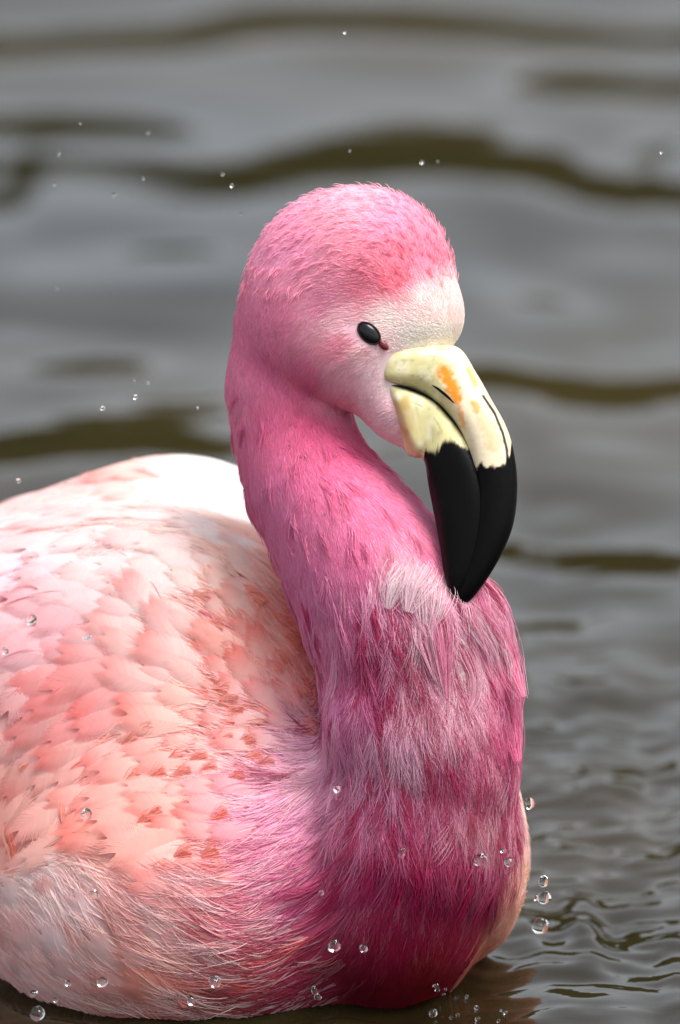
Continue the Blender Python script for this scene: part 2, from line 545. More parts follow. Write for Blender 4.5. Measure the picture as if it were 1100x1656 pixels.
def flow(p, n, w=None):
    u, v, _ = UV(p)
    w = zones(p) if w is None else w
    f = 0
    for i, t in enumerate((FLOW_H, FLOW_N, FLOW_B, FLOW_F)):
        f = f + w[..., i:i + 1] * norm(idw(t, u, v))
    vec = RIGHT * f[..., :1] - UP * f[..., 1:2] + FWD * 0.15
    vec = vec - n * (vec * n).sum(-1, keepdims=True)
    return norm(vec)


def colour(p, w=None):
    u, v, _ = UV(p)
    w = zones(p) if w is None else w
    c = 0
    for i, t in enumerate((HEAD_C, NECK_C, BODY_C, FAR_C)):
        c = c + w[..., i:i + 1] * srgb(idw(t, u, v, 3.4)) ** ((0.74, 0.62, 1.0, 0.9)[i] + (.55 * np.clip((v - 1260) / 260, 0, 1)[..., None] + .25 * np.clip((v - 1480) / 120, 0, 1)[..., None] if i == 1 else 0)) * ((1, 1, .95), (.9, .92, .84), (1, 1, 1), (1, 1, 1))[i]  # breast deepens towards the waterline: underside shade put into its colour
    return c


# ------------------------------------------------------------------ materials of the bird
def plume_material(name, trans=0.30):
    m, nt, b = principled(name, 0.65, 0.18)
    N, L = nt.nodes, nt.links
    at = N.new('ShaderNodeAttribute')
    at.attribute_name = 'tint'
    L.new(at.outputs['Color'], b.inputs['Base Color'])
    tr = N.new('ShaderNodeBsdfTranslucent')
    L.new(at.outputs['Color'], tr.inputs['Color'])
    mx = N.new('ShaderNodeMixShader')
    mx.inputs[0].default_value = trans
    L.new(b.outputs[0], mx.inputs[1])
    L.new(tr.outputs[0], mx.inputs[2])
    L.new(mx.outputs[0], N['Material Output'].inputs['Surface'])
    return m


M_PLUME = plume_material('plumage_strands')
m_skin, nt, b = principled('plumage_ground', 0.8, 0.1)
at = nt.nodes.new('ShaderNodeAttribute')
at.attribute_name = 'tint'
nt.links.new(at.outputs['Color'], b.inputs['Base Color'])
M_SKIN = m_skin

# ------------------------------------------------------------------ the flamingo
base = P(560, 1500, 250)
flamingo = obj('flamingo', None, label='pink flamingo floating on the pond with its black bill tip resting on its neck', category='flamingo')
flamingo.location = (base[0], base[1], 0.0)
INV = Matrix.Translation(-Vector((base[0], base[1], 0.0)))
OFF = np.array([base[0], base[1], 0.0])

lo = P(-420, 700, -250).copy()
LO = (-0.36, 3.62, -0.085)
HI = (0.13, 4.30, 0.46)


def body_form(p):
    n = smin(sd_head(p), sd_neck(p), 0.0045)
    b2 = smin(n, sd_ell(p, BREAST), 0.028)
    return smin(b2, sd_body(p), 0.012)


V, F = surface_nets(body_form, LO, HI, 0.0034)
me = mesh_np('body', V - OFF, F)
set_col(me, colour(V) * 0.9)
obj('body', me, flamingo, M_SKIN)
print('body', len(V), time.time() - T0)

Vw, Fw = surface_nets(lambda p: sd_wing(p) + 0.001, LO, HI, 0.006)
me = mesh_np('wing', Vw - OFF, Fw)
set_col(me, colour(Vw) * 0.9)
wing = obj('wing', me, flamingo, M_SKIN, label='near wing in pale pink with coral marks')
Vf, Ff = surface_nets(lambda p: sd_wing_far(p) + 0.0005, LO, HI, 0.005)
me = mesh_np('wing', Vf - OFF, Ff)
set_col(me, colour(Vf) * 0.9)
wing_far = obj('wing', me, flamingo, M_SKIN, label='pale peach edge of the far wing')


# ---- strands
def scatter(n, V, F, accept):
    a, b, c, d = (V[F[:, i]] for i in range(4))
    area = np.linalg.norm(np.cross(c - a, d - b), axis=1)
    cen = (a + b + c + d) / 4
    nr = norm(np.cross(c - a, d - b))
    wgt = area * accept(cen, nr)
    k = RNG.choice(len(F), n, p=wgt / wgt.sum())
    s, t = RNG.random((2, n, 1))
    return (a[k] * (1 - s) + b[k] * s) * (1 - t) + (d[k] * (1 - s) + c[k] * s) * t


def strands(name, roots, length, rad, n_per, spread, lift, clump, tint_fn, seg=5, wild=0.12, parent=flamingo, f=sd_bird, taper=0.25, h0=-0.0006):
    """roots: clump centres (n,3); length, lift, clump, rad may be arrays per clump"""
    n = len(roots)
    length, lift, clump, rad, spread = (np.broadcast_to(np.asarray(x, float), (n,)) for x in (length, lift, clump, rad, spread))
    nr = grad(f, roots)
    w = zones(roots)
    fl = flow(roots, nr, w)
    ctint = tint_fn(roots, w, n)
    rep = np.repeat(np.arange(n), n_per)
    m = len(rep)
    side = np.cross(nr, fl)
    off_s = RNG.normal(0, 1, m) * spread[rep] * 0.5
    off_t = RNG.normal(0, 1, m) * spread[rep] * 0.9
    p = roots[rep] + side[rep] * off_s[:, None] + fl[rep] * off_t[:, None]
    L = length[rep] * RNG.uniform(0.7, 1.25, m)
    N_ = grad(f, p)
    # one lie per clump plus a little disorder
    bend = RNG.normal(0, wild, n)[rep] + RNG.normal(0, wild * 0.6, m)
    pts = np.empty((m, seg, 3))
    lif = lift[rep] * RNG.uniform(0.5, 1.5, m)
    for k in range(seg):
        t = k / (seg - 1)
        hgt = h0 + lif * (t ** 0.8) * (1.15 - 0.45 * t)
        sd = f(p)
        if k:
            N_ = grad(f, p)
        pts[:, k] = p - N_ * (sd - hgt)[:, None]
        if k < seg - 1:
            d = flow(pts[:, k], N_) if k else fl[rep]
            d = d - N_ * (d * N_).sum(-1, keepdims=True)
            d = norm(d)
            s2 = np.cross(N_, d)
            conv = -off_s / np.maximum(L, 1e-5) * clump[rep] * 1.15
            d = norm(d + s2 * (bend * (0.4 + t) + conv)[:, None])
            p = pts[:, k] + d * (L / (seg - 1))[:, None]
    cu = bpy.data.hair_curves.new(name)
    cu.add_curves([seg] * m)
    cu.attributes['position'].data.foreach_set('vector', (pts - OFF).astype(np.float32).ravel())
    prof = 1 - (1 - taper) * (np.linspace(0, 1, seg) ** 2.2)
    ra = (rad[rep] * RNG.uniform(0.75, 1.25, m))[:, None] * prof[None]
    at_ = cu.attributes.get('radius') or cu.attributes.new('radius', 'FLOAT', 'POINT')
    at_.data.foreach_set('value', ra.astype(np.float32).ravel())
    tint = ctint[rep] * RNG.uniform(0.92, 1.08, (m, 1)) * (1 + RNG.normal(0, .03, (m, 3)))
    set_col(cu, np.clip(tint, 0, 0.97), 'tint', 'CURVE')
    o = obj(name, cu, parent, M_PLUME, kind='stuff')
    print(name, m, round(time.time() - T0, 1))
    return o


def facing(cen, nr):
    v = norm(CAM - cen)
    return np.clip((nr * v).sum(-1) * 2 + 0.9, 0.12, 1)


def above(cen):
    return (cen[:, 2] > -0.006).astype(float)


def zone_of(cen, idx):
    return zones(cen)[:, idx]


def bill_clear(cen):
    """keep feathers off the bill"""
    u, v, d = UV(cen)
    e1 = (u - 615) * (640 - 565) - (v - 560) * (40)          # right of the cheek border
    inside = (u > 610 + (v - 565) * 0.40) & (v > 566) & (v < 735) & (d < 30)
    eye = (((u - 598) * .74 + (v - 540) * .67) / 29) ** 2 + ((-(u - 598) * .67 + (v - 540) * .74) / 18) ** 2 < 1
    return (~inside & ~(eye & (d < 0))).astype(float)


S = PX  # one photo pixel in metres


def tint_head(p, w, n):
    c = colour(p, w)
    j = NZ[5](p * 260)[:, None]
    return c * (1 + 0.08 * j) * RNG.uniform(0.9, 1.1, (n, 1))


r = scatter(30000, V, F, lambda c, nr: facing(c, nr) * zone_of(c, 0) * bill_clear(c) * above(c))
u, v, d = UV(r)
small = np.clip(np.hypot(u - 690, v - 570) / 160, .38, 1)
strands('head_plumage', r, 26 * S * small, 0.72 * S, 6, 4 * S, (2.2 + 1.2 * small) * S, 0.5, tint_head, wild=0.12)
r = scatter(900, V, F, lambda c, nr: zone_of(c, 0) * (UV(c)[1] < 470) * bill_clear(c) * (nr[:, 2] > .2))
strands('head_plumage', r, RNG.uniform(12, 24, len(r)) * S, 0.5 * S, 4, 3 * S, RNG.uniform(6, 13, len(r)) * S, 0.5, tint_head, wild=0.3)


def tint_neck(p, w, n):
    c = colour(p, w)
    u, v, _ = UV(p)
    pale = srgb([240, 205, 218])
    deep = srgb([170, 30, 80])
    k = np.clip((v - 850) / 200, 0, 1) * np.clip((1560 - v) / 200, 0, 1)
    x = RNG.random(n) + 0.35 * NZ[6](p * 130)
    mixp = (x > .82)[:, None] * (0.32 * k)[:, None]
    mixd = (x < .22)[:, None] * (0.20 + 0.40 * k)[:, None]
    c = c * (1 - mixp) + pale * mixp
    c = c * (1 - mixd) + deep * mixd
    return c


r = scatter(22000, V, F, lambda c, nr: facing(c, nr) * zone_of(c, 1) * above(c) * (UV(c)[1] < 1120))
strands('neck_plumage', r, RNG.uniform(28, 44, len(r)) * S, 0.75 * S, 6, 5.5 * S, 3.0 * S, 0.7, tint_neck, wild=0.15)
r = scatter(13000, V, F, lambda c, nr: facing(c, nr) * zone_of(c, 1) * above(c) * (UV(c)[1] > 1000))
u, v, d = UV(r)
wet = np.clip((u - 560) / 150, 0, 1) * np.clip((1400 - v) / 150, 0, 1)
strands('breast_plumage', r, (46 + 34 * wet) * S * RNG.uniform(.7, 1.2, len(r)), 0.8 * S, 7, (7 + 3 * wet) * S, (4 + 7 * wet) * S, 0.95, tint_neck, wild=0.16, seg=6)


def tint_wet(p, w, n):
    c = colour(p, w)
    u, v, _ = UV(p)
    pale, deep = srgb([242, 190, 212]), srgb([176, 30, 84])
    x = RNG.random(n) + .4 * NZ[6](p * 60)
    hi = np.clip((x - .75) / .25, 0, 1)[:, None] * np.clip((1330 - v) / 200, .15, 1)[:, None] * .75
    lo_ = np.clip((.50 - x) / .25, 0, 1)[:, None] * .8
    c = c * (1 - hi) + pale * hi
    return c * (1 - lo_) + deep * lo_


def wet_zone(c):
    u, v, d = UV(c)
    return zone_of(c, 1) * np.clip((u - 560 + (v - 1000) * .1) / 70, .03, 1) * np.clip((v - 925) / 60, 0, 1) * np.clip((1440 - v) / 160, 0, 1)


r = scatter(1500, V, F, lambda c, nr: facing(c, nr) * wet_zone(c))
strands('wet_locks', r, RNG.uniform(50, 95, len(r)) * S, 0.6 * S, 42, RNG.uniform(8, 17, len(r)) * S, RNG.uniform(6, 15, len(r)) * S, 1.3, tint_wet, wild=0.22, seg=7)
r = scatter(260, V, F, lambda c, nr: facing(c, nr) * zone_of(c, 1) * (UV(c)[1] > 640) * (UV(c)[1] < 1250))
strands('wet_locks', r, RNG.uniform(30, 55, len(r)) * S, 0.6 * S, 18, 7 * S, RNG.uniform(4, 9, len(r)) * S, 1.2, tint_neck, wild=0.30, seg=6)


def coral_amount(u, v):
    t = [(490, 1070, .75), (510, 1150, .5), (430, 1010, .6), (400, 1090, .5), (340, 950, .1), (300, 1180, .45), (380, 1150, .5), (250, 1400, .45), (300, 1440, .5),
         (120, 1450, .1), (60, 1030, .25), (100, 1140, .5), (60, 1250, .3), (250, 960, .25), (360, 800, 0), (200, 850, .05), (60, 920, .05),
         (250, 1250, .5), (450, 1250, .25), (500, 1350, .15), (150, 1560, .1), (350, 1560, .3), (260, 1330, .5), (150, 780, .1)]
    return idw(t, u, v)[..., 0]


def tint_body(p, w, n):
    c = colour(p, w)
    u, v, _ = UV(p)
    co = srgb([238, 104, 88])
    ros = srgb([226, 92, 118])
    pale = srgb([250, 232, 228])
    a = coral_amount(u, v)
    nn = NZ[7](p * 95) * .5 + .5
    mk = ((nn * RNG.uniform(.7, 1.3, n) < a * .5) & (u < 520) & (w[:, 2] > .6))[:, None]
    tgt = np.where((u < 200)[:, None], ros, co)
    m = mk * RNG.uniform(.4, .85, (n, 1))
    c = c * (1 - m) + tgt * m
    x = (RNG.random(n) > .7)[:, None] * 0.4 * w[:, 2:3]
    return c * (1 - x) + pale * x


Vb = np.concatenate([V, Vw, Vf])
Fb = np.concatenate([F, Fw + len(V), Ff + len(V) + len(Vw)])


def outer(c):
    return (sd_bird(c) > -0.014).astype(float)


r = scatter(15000, Vb, Fb, lambda c, nr: facing(c, nr) * np.clip(1 - zone_of(c, 0) - zone_of(c, 1), 0, 1) * above(c) * outer(c) * (c[:, 0] > -.26))
u, v, d = UV(r)
flank = np.clip((v - 1360) / 120, 0, 1) * np.clip((420 - u) / 200, 0, 1)
strands('body_plumage', r, (58 + 50 * flank) * S * RNG.uniform(.7, 1.3, len(r)), 0.95 * S, 5, (9 + 5 * flank) * S, (4 + 7 * flank) * S, 0.8, tint_body, wild=0.18, seg=6, h0=0.0005)


def tufts(name, rows, parent, flat=False):
    """wet pointed locks: rows of (path [(u,v,lift)..], strands, root width, colour)"""
    allp, allr, allc = [], [], []
    for path, n, wd, rgb in rows:
        pa = np.array(path, float)
        hit = surf(pa[:, 0], pa[:, 1])
        ds = UV(hit)[2]
        okd = np.abs(ds) < 1500
        k0 = int(np.argmax(okd))
        dd = ds[k0] if okd.any() else -40.0
        s0 = hit[k0] if okd.any() else P(pa[0, 0], pa[0, 1], dd)
        ds = np.clip(np.where(okd, ds, dd), dd - 60, dd + 60)
        ctrl = np.array([P(a, b_, q - l) for (a, b_, l), q in zip(pa, ds)])
        kt = np.linspace(0, len(ctrl) - 1, 7)
        cen = np.stack([np.interp(kt, np.arange(len(ctrl)), ctrl[:, q]) for q in range(3)], -1)
        ax = norm(np.gradient(cen, axis=0))
        sd = norm(np.cross(ax, norm(CAM - cen)))
        up = np.cross(sd, ax)
        n = int(n * 1.6)
        a_ = RNG.normal(0, .6, n)
        b_ = RNG.normal(0, .35 if not flat else .05, n)
        sl = RNG.uniform(-.45, .45, n)
        wk = np.array([1, 1.1, 1.05, .9, .7, .5, .3]) * wd * S
        ln = np.stack([np.clip(np.linspace(0, 1, 7) * (1 - abs(x)) + max(x, 0), 0, 1) for x in sl])
        for i in range(n):
            c = np.stack([np.interp(ln[i] * 6, np.arange(7), cen[:, q]) for q in range(3)], -1)
            allp.append(c + sd * (a_[i] * wk)[:, None] + up * (b_[i] * wk)[:, None])
        lc = colour(s0[None])[0]
        mixk = RNG.uniform(.1, 1, (n, 1))
        allc.append(np.clip((srgb(rgb) ** .7 * mixk + lc * (1 - mixk)) * RNG.uniform(.75, 1.2, (n, 1)), 0, .95))
    pts = np.array(allp)
    cu = bpy.data.hair_curves.new(name)
    cu.add_curves([7] * len(pts))
    cu.attributes['position'].data.foreach_set('vector', (pts - OFF).astype(np.float32).ravel())
    at_ = cu.attributes.get('radius') or cu.attributes.new('radius', 'FLOAT', 'POINT')
    at_.data.foreach_set('value', np.tile(np.array([.2, .6, .8, .8, .65, .5, .3]) * .62 * S, len(pts)).astype(np.float32))
    set_col(cu, np.concatenate(allc), 'tint', 'CURVE')
    obj(name, cu, parent, M_PLUME, kind='stuff')


PK, DP, WH, MG = (236, 100, 150), (190, 50, 105), (246, 214, 226), (214, 88, 140)
tufts('wet_tufts', [
    ([(774, 985, 2), (800, 1030, 9), (822, 1075, 10), (846, 1128, 8)], 80, 22, PK),
    ([(760, 1010, 0), (788, 1050, 8), (806, 1090, 8), (822, 1140, 6)], 60, 22, WH),
    ([(752, 985, 2), (768, 968, 10), (778, 956, 10)], 30, 10, PK),
    ([(780, 1080, 0), (808, 1130, 8), (826, 1180, 8), (838, 1232, 6)], 60, 20, PK),
    ([(780, 1180, 0), (806, 1230, 6), (826, 1290, 6)], 60, 20, DP),
    ([(765, 990, 4), (790, 1035, 10), (812, 1080, 10), (826, 1130, 8)], 50, 22, PK),
    ([(748, 1000, 4), (775, 1050, 10), (792, 1095, 12)], 40, 18, MG),
    ([(765, 955, 6), (772, 958, 10), (782, 985, 10), (790, 1010, 8)], 30, 12, PK),
    ([(700, 985, 4), (712, 1030, 12), (716, 1080, 14), (722, 1130, 10)], 60, 20, PK),
    ([(690, 1000, 4), (690, 1040, 10), (706, 1090, 12), (716, 1110, 8)], 40, 16, MG),
    ([(745, 1050, 4), (762, 1090, 12), (764, 1130, 12), (754, 1160, 8)], 40, 16, PK),
    ([(790, 1120, 0), (806, 1170, 6), (818, 1220, 8), (830, 1268, 8)], 50, 20, MG),
    ([(810, 1140, 0), (826, 1190, 4), (834, 1240, 6)], 40, 14, PK),
    ([(660, 925, 2), (640, 950, 8), (628, 985, 8)], 50, 24, WH),
    ([(690, 915, 2), (672, 950, 10), (660, 990, 10)], 60, 26, WH),
    ([(705, 950, 2), (700, 990, 10), (690, 1030, 8)], 50, 24, WH),
    ([(400, 690, 0), (392, 700, 4), (388, 725, 4)], 30, 10, MG),
    ([(385, 640, 0), (378, 650, 2), (374, 668, 2)], 20, 8, MG),
], flamingo)


RO, CO = (226, 84, 112), (240, 100, 76)
streaks = [([(10, 993), (51, 977), (102, 970), (163, 983)], 11, RO), ([(0, 977), (40, 960), (76, 950)], 8, RO), ([(2, 1092), (46, 1069), (92, 1056)], 15, RO),
           ([(46, 1036), (97, 1021)], 9, RO), ([(46, 1181), (102, 1138), (153, 1092)], 14, RO), ([(188, 904), (219, 919)], 9, RO),
           ([(204, 932), (234, 955), (260, 977)], 13, RO), ([(66, 850), (112, 845)], 7, RO), ([(255, 807), (316, 822)], 6, RO),
           ([(153, 1036), (214, 1062), (275, 1079)], 4, RO), ([(320, 990), (367, 1016), (407, 1036)], 7, RO), ([(41, 1257), (66, 1221)], 14, CO),
           ([(122, 1252), (148, 1226)], 9, CO), ([(112, 1415), (145, 1456), (178, 1476)], 10, CO), ([(95, 1130), (125, 1090)], 8, RO), ([(10, 1150), (38, 1120)], 10, RO),
           ([(20, 1330), (30, 1370), (24, 1410)], 12, CO), ([(110, 1300), (104, 1340)], 12, CO), ([(150, 1360), (90, 1380), (40, 1398)], 16, (196, 120, 84))]  # the brown streak paints the shadow along the wing fold
for (a_, b_) in [(402, 960), (412, 974), (326, 970), (473, 1000), (480, 1020), (453, 1067), (440, 1085), (478, 1120), (501, 1178), (356, 1123), (382, 1158), (372, 1140), (188, 1394), (206, 1427), (252, 1420),
                 (280, 1450), (155, 1381), (316, 1498), (255, 1323), (240, 1335), (326, 1231), (260, 1257), (219, 1262), (470, 1045), (490, 1075), (500, 1100), (512, 1130), (404, 1205), (366, 1203),
                 (360, 1322), (386, 1262), (342, 1250), (300, 1255), (290, 1230), (415, 1228), (434, 1240), (215, 1205), (240, 1190), (345, 1020), (355, 1060), (228, 1437), (300, 1390), (345, 1385), (300, 1610)]:
    fl_ = norm(idw(FLOW_B, np.array([float(a_)]), np.array([float(b_)])))[0]
    streaks.append(([(a_ - fl_[0] * 11, b_ - fl_[1] * 13), (a_ + fl_[0] * 4, b_ + fl_[1] * 4), (a_ + fl_[0] * 19, b_ + fl_[1] * 19)], 15, CO))
tufts('wing_flecks_fold_shade', [([(a, b_, 5) for a, b_ in p_], 26 if len(p_) < 3 else 60, w_, c_) for p_, w_, c_ in streaks], wing, True)


def tint_flank(p, w, n):
    c = colour(p, w)
    pale = srgb([250, 232, 228])
    dark = srgb([214, 150, 146])
    x = RNG.random((n, 1))
    return np.where(x > .55, c * .4 + pale * .6, np.where(x < .22, c * .5 + dark * .5, c))


r = scatter(620, Vb, Fb, lambda c, nr: facing(c, nr) * (zone_of(c, 2) > .5) * above(c) * outer(c) * (UV(c)[0] < 400) * (UV(c)[1] > 1385) * (c[:, 0] > -.2))
strands('flank_locks', r, RNG.uniform(80, 140, len(r)) * S, 0.6 * S, 34, RNG.uniform(12, 24, len(r)) * S, RNG.uniform(7, 17, len(r)) * S, 1.0, tint_flank, wild=0.22, seg=7)


# ---- single covert feathers on the near wing and back
def feather_mesh(seed):
    """one feather of unit length along +X: quill, and a cupped vane whose rim is split into soft barbs"""
    rg = np.random.default_rng(seed)
    Vv, Ff, ti, sh = [], [], [], []
    nb, ns = 34, 4

    def mid(t):
        return np.array([t, 0.025 * math.sin(t * 3 + seed), 0.05 * math.sin(t * math.pi * .8)])
    for sgn in (-1, 1):
        for k in range(nb):
            t0 = 0.02 + 0.88 * k / nb
            dt = 0.88 / nb * 1.25
            i0 = len(Vv)
            ln = rg.uniform(.93, 1.07)
            for j in range(ns + 1):
                f = j / ns
                for e in (0, 1):
                    t = t0 + dt * e * (1 - .55 * f ** 3)
                    w = 0.25 * math.sin(math.pi * min(1, (t0 + .06) ** .75)) ** .55 * ln if t0 < .93 else .04
                    w = max(w, .03)
                    run = 0.15 + 0.06 * t0
                    if f == 1 and e == 1:
                        sh.append(k)
                    p = mid(min(t, .97)) + np.array([run * f ** 1.3 * ln, sgn * w * f, -0.14 * w * f * f + .0015 * (k % 2)])
                    Vv.append(p)
                    ti.append(t + .12 * f * f)
            for j in range(ns):
                a_ = i0 + 2 * j
                Ff.append((a_, a_ + 1, a_ + 3, a_ + 2))
    me = mesh_np('feather', np.array(Vv), np.array(Ff))
    a = me.attributes.new('along', 'FLOAT', 'POINT')
    a.data.foreach_set('value', np.array(ti, np.float32))
    a = me.attributes.new('barb', 'FLOAT', 'POINT')
    a.data.foreach_set('value', np.repeat(rg.uniform(.92, 1.0, 2 * nb), 2 * (ns + 1)).astype(np.float32))
    return me


mf, nt, b = principled('covert_feather', 0.6, 0.2)
N, L = nt.nodes, nt.links
oi = N.new('ShaderNodeObjectInfo')
al = N.new('ShaderNodeAttribute')
al.attribute_name = 'along'
mr = N.new('ShaderNodeMapRange')
mr.inputs[1].default_value, mr.inputs[2].default_value = 0.45, 0.95
L.new(al.outputs['Fac'], mr.inputs[0])
mul = N.new('ShaderNodeMath')
mul.operation = 'MULTIPLY'
L.new(mr.outputs[0], mul.inputs[0])
L.new(oi.outputs['Alpha'], mul.inputs[1])
mixc = N.new('ShaderNodeMix')
mixc.data_type = 'RGBA'
L.new(mul.outputs[0], mixc.inputs['Factor'])
L.new(oi.outputs['Color'], mixc.inputs['A'])
mixc.inputs['B'].default_value = (*srgb([238, 92, 84]), 1)
ba = N.new('ShaderNodeAttribute')
ba.attribute_name = 'barb'
vm = N.new('ShaderNodeVectorMath')
vm.operation = 'SCALE'
L.new(mixc.outputs['Result'], vm.inputs[0])
L.new(ba.outputs['Fac'], vm.inputs['Scale'])
L.new(vm.outputs[0], b.inputs['Base Color'])
tr = N.new('ShaderNodeBsdfTranslucent')
L.new(vm.outputs[0], tr.inputs['Color'])
mx = N.new('ShaderNodeMixShader')
mx.inputs[0].default_value = 0.25
L.new(b.outputs[0], mx.inputs[1])
L.new(tr.outputs[0], mx.inputs[2])
L.new(mx.outputs[0], N['Material Output'].inputs['Surface'])
FM = [feather_mesh(s) for s in range(6)]
for m_ in FM:
    m_.materials.append(mf)

spots = []
row = 0
v0 = 770
while v0 < 1600 and len(spots) < 420:
    u0 = -10 + (row % 2) * 22
    while u0 < 545:
        spots.append((u0 + RNG.uniform(-12, 12), v0 + RNG.uniform(-10, 10)))
        u0 += 44
    v0 += 36
    row += 1
spots = np.array(spots)
pp = surf(spots[:, 0], spots[:, 1])
ok = ((spots[:, 1] < 1410 + RNG.uniform(-40, 40, len(spots))) | ((spots[:, 0] < 380) & (RNG.random(len(spots)) < .6))) & (np.abs(sd_bird(pp)) < 0.001) & (zones(pp)[:, 2] > 0.9) & ~((spots[:, 0] > 400) & (spots[:, 1] > 1240)) & (pp[:, 2] > 0.01)
pp = pp[ok][:300]
nn_ = grad(sd_bird, pp)
ff = flow(pp, nn_)
cc = colour(pp)
uu, vv, _ = UV(pp)
ca = coral_amount(uu, vv)
for i in range(len(pp)):
    o = bpy.data.objects.new('feather', FM[i % 6])
    COL.objects.link(o)
    o.parent = wing
    x = Vector(ff[i])
    z = Vector(nn_[i])
    x = (x + Vector(np.cross(nn_[i], ff[i])) * RNG.normal(0, .28) + z * 0.02).normalized()
    y = z.cross(x).normalized()
    z = x.cross(y)
    big = 1.0 if uu[i] < 300 else 0.68
    Ln = RNG.uniform(75, 145) * S * big
    q = Vector(pp[i] - OFF) - x * Ln * .4 + z * 0.0008
    M = Matrix((x * Ln, y * Ln, z * Ln)).transposed().to_4x4()
    M.translation = q
    o.matrix_local = M
    c = cc[i] * RNG.uniform(.92, 1.08)
    mk = float(np.clip(RNG.normal(ca[i] * .8, .25), 0, .7))
    o.color = (*np.clip(c, 0, .95), mk)

# ------------------------------------------------------------------ bill
def loft(secs, nt_=150, na=72, ex=2.4, name='bill'):
    """secs: rows (Au, Av, Bu, Bv, centre depth, half depth): superellipse sections between A and B"""
    s = np.array(secs, float)
    k = np.arange(len(s))
    tt = np.linspace(0, len(s) - 1, nt_)

    def cr(col):
        i = np.clip(tt.astype(int), 0, len(s) - 2)
        f = tt - i
        g = lambda j: col[np.clip(j, 0, len(s) - 1)]
        p0, p1, p2, p3 = g(i - 1), g(i), g(i + 1), g(i + 2)
        return .5 * ((2 * p1) + (-p0 + p2) * f + (2 * p0 - 5 * p1 + 4 * p2 - p3) * f ** 2 + (-p0 + 3 * p1 - 3 * p2 + p3) * f ** 3)
    A = np.stack([cr(s[:, 0]), cr(s[:, 1])], -1)
    B = np.stack([cr(s[:, 2]), cr(s[:, 3])], -1)
    D, H = cr(s[:, 4]), np.maximum(cr(s[:, 5]), 1)
    th = np.linspace(0, 2 * math.pi, na, endpoint=False)
    co, si = np.cos(th), np.sin(th)
    exv = (ex + 2.2 * np.clip(1 - tt / 3.5, 0, 1))[:, None]
    px = np.sign(co) * np.abs(co) ** (2 / exv)
    py = np.sign(si) * np.abs(si) ** (2 / exv)
    C = (A + B) / 2
    R = (B - A) / 2
    UVp = C[:, None] + R[:, None] * px[..., None]
    dep = D[:, None] - H[:, None] * py
    pos = P(UVp[..., 0], UVp[..., 1], dep)
    V = pos.reshape(-1, 3)
    i = np.arange(nt_ - 1)[:, None] * na
    j = np.arange(na)[None]
    F = np.stack([i + j, i + (j + 1) % na, i + na + (j + 1) % na, i + na + j], -1).reshape(-1, 4)
    # caps
    V = np.concatenate([V, V[:na].mean(0, keepdims=True), V[-na:].mean(0, keepdims=True)])
    c0, c1 = len(V) - 2, len(V) - 1
    capa = np.stack([np.full(na, c0), (np.arange(na) + 1) % na, np.arange(na), np.arange(na)], -1)
    e = (nt_ - 1) * na
    capb = np.stack([np.full(na, c1), e + np.arange(na), e + (np.arange(na) + 1) % na], -1)
    faces = [tuple(f) for f in F] + [tuple(f[:3]) for f in capa] + [tuple(f) for f in capb]
    me = bpy.data.meshes.new(name)
    me.from_pydata([tuple(x) for x in (V - OFF)], [], faces)
    me.polygons.foreach_set('use_smooth', np.ones(len(me.polygons), bool))
    me.update()
    T = np.repeat(tt, na)
    PXX = px.ravel()
    PYY = py.ravel()
    return me, V, T, PXX, PYY


UPPER = [(610, 617, 600, 563, -46, 32), (623, 620, 630, 560, -60, 54), (646, 625, 690, 557, -66, 57), (668, 631, 741, 562, -70, 53), (692, 642, 771, 604, -78, 52), (720, 665, 796, 648, -88, 50),
         (744, 698, 818, 688, -99, 46), (759, 740, 831, 730, -109, 42), (767, 790, 837, 785, -119, 38), (765, 850, 831, 845, -129, 34), (756, 900, 813, 893, -136, 28),
         (745, 940, 789, 935, -141, 20), (738, 962, 766, 966, -143, 12), (744, 975, 752, 977, -144, 4)]
LOWER = [(660, 737, 610, 612, -42, 36), (672, 740, 632, 615, -58, 54), (686, 746, 694, 638, -66, 51), (693, 786, 728, 668, -78, 51), (700, 822, 756, 704, -91, 48),
         (706, 852, 778, 748, -104, 45), (713, 890, 792, 803, -116, 40), (718, 925, 785, 863, -126, 33), (724, 950, 770, 913, -133, 25), (733, 965, 752, 948, -138, 15),
         (741, 972, 745, 966, -140, 5)]

mb, nt, b = principled('bill_horn', 0.34, 0.2)
N, L = nt.nodes, nt.links
at = N.new('ShaderNodeAttribute')
at.attribute_name = 'tint'
L.new(at.outputs['Color'], b.inputs['Base Color'])
ra = N.new('ShaderNodeAttribute')
ra.attribute_name = 'dull'
L.new(ra.outputs['Fac'], b.inputs['Roughness'])
ga = N.new('ShaderNodeAttribute')
ga.attribute_name = 'sheen_level'
L.new(ga.outputs['Fac'], b.inputs['Specular IOR Level'])
tc = N.new('ShaderNodeTexCoord')
n1 = N.new('ShaderNodeTexNoise')
n1.inputs['Scale'].default_value = 420
n1.inputs['Detail'].default_value = 5
bp = N.new('ShaderNodeBump')
bp.inputs['Strength'].default_value = 0.25
bp.inputs['Distance'].default_value = 0.0006
L.new(tc.outputs['Object'], n1.inputs['Vector'])
L.new(n1.outputs[0], bp.inputs['Height'])
L.new(bp.outputs[0], b.inputs['Normal'])


def seg_dist(u, v, pts):
    pts = np.array(pts, float)
    best = np.full(u.shape, 1e9)
    for a, b_ in zip(pts[:-1], pts[1:]):
        ba = b_ - a
        t = np.clip(((u - a[0]) * ba[0] + (v - a[1]) * ba[1]) / (ba @ ba), 0, 1)
        best = np.minimum(best, np.hypot(u - a[0] - t * ba[0], v - a[1] - t * ba[1]))
    return best


def sstep(a, b_, x):
    t = np.clip((x - a) / (b_ - a), 0, 1)
    return t * t * (3 - 2 * t)


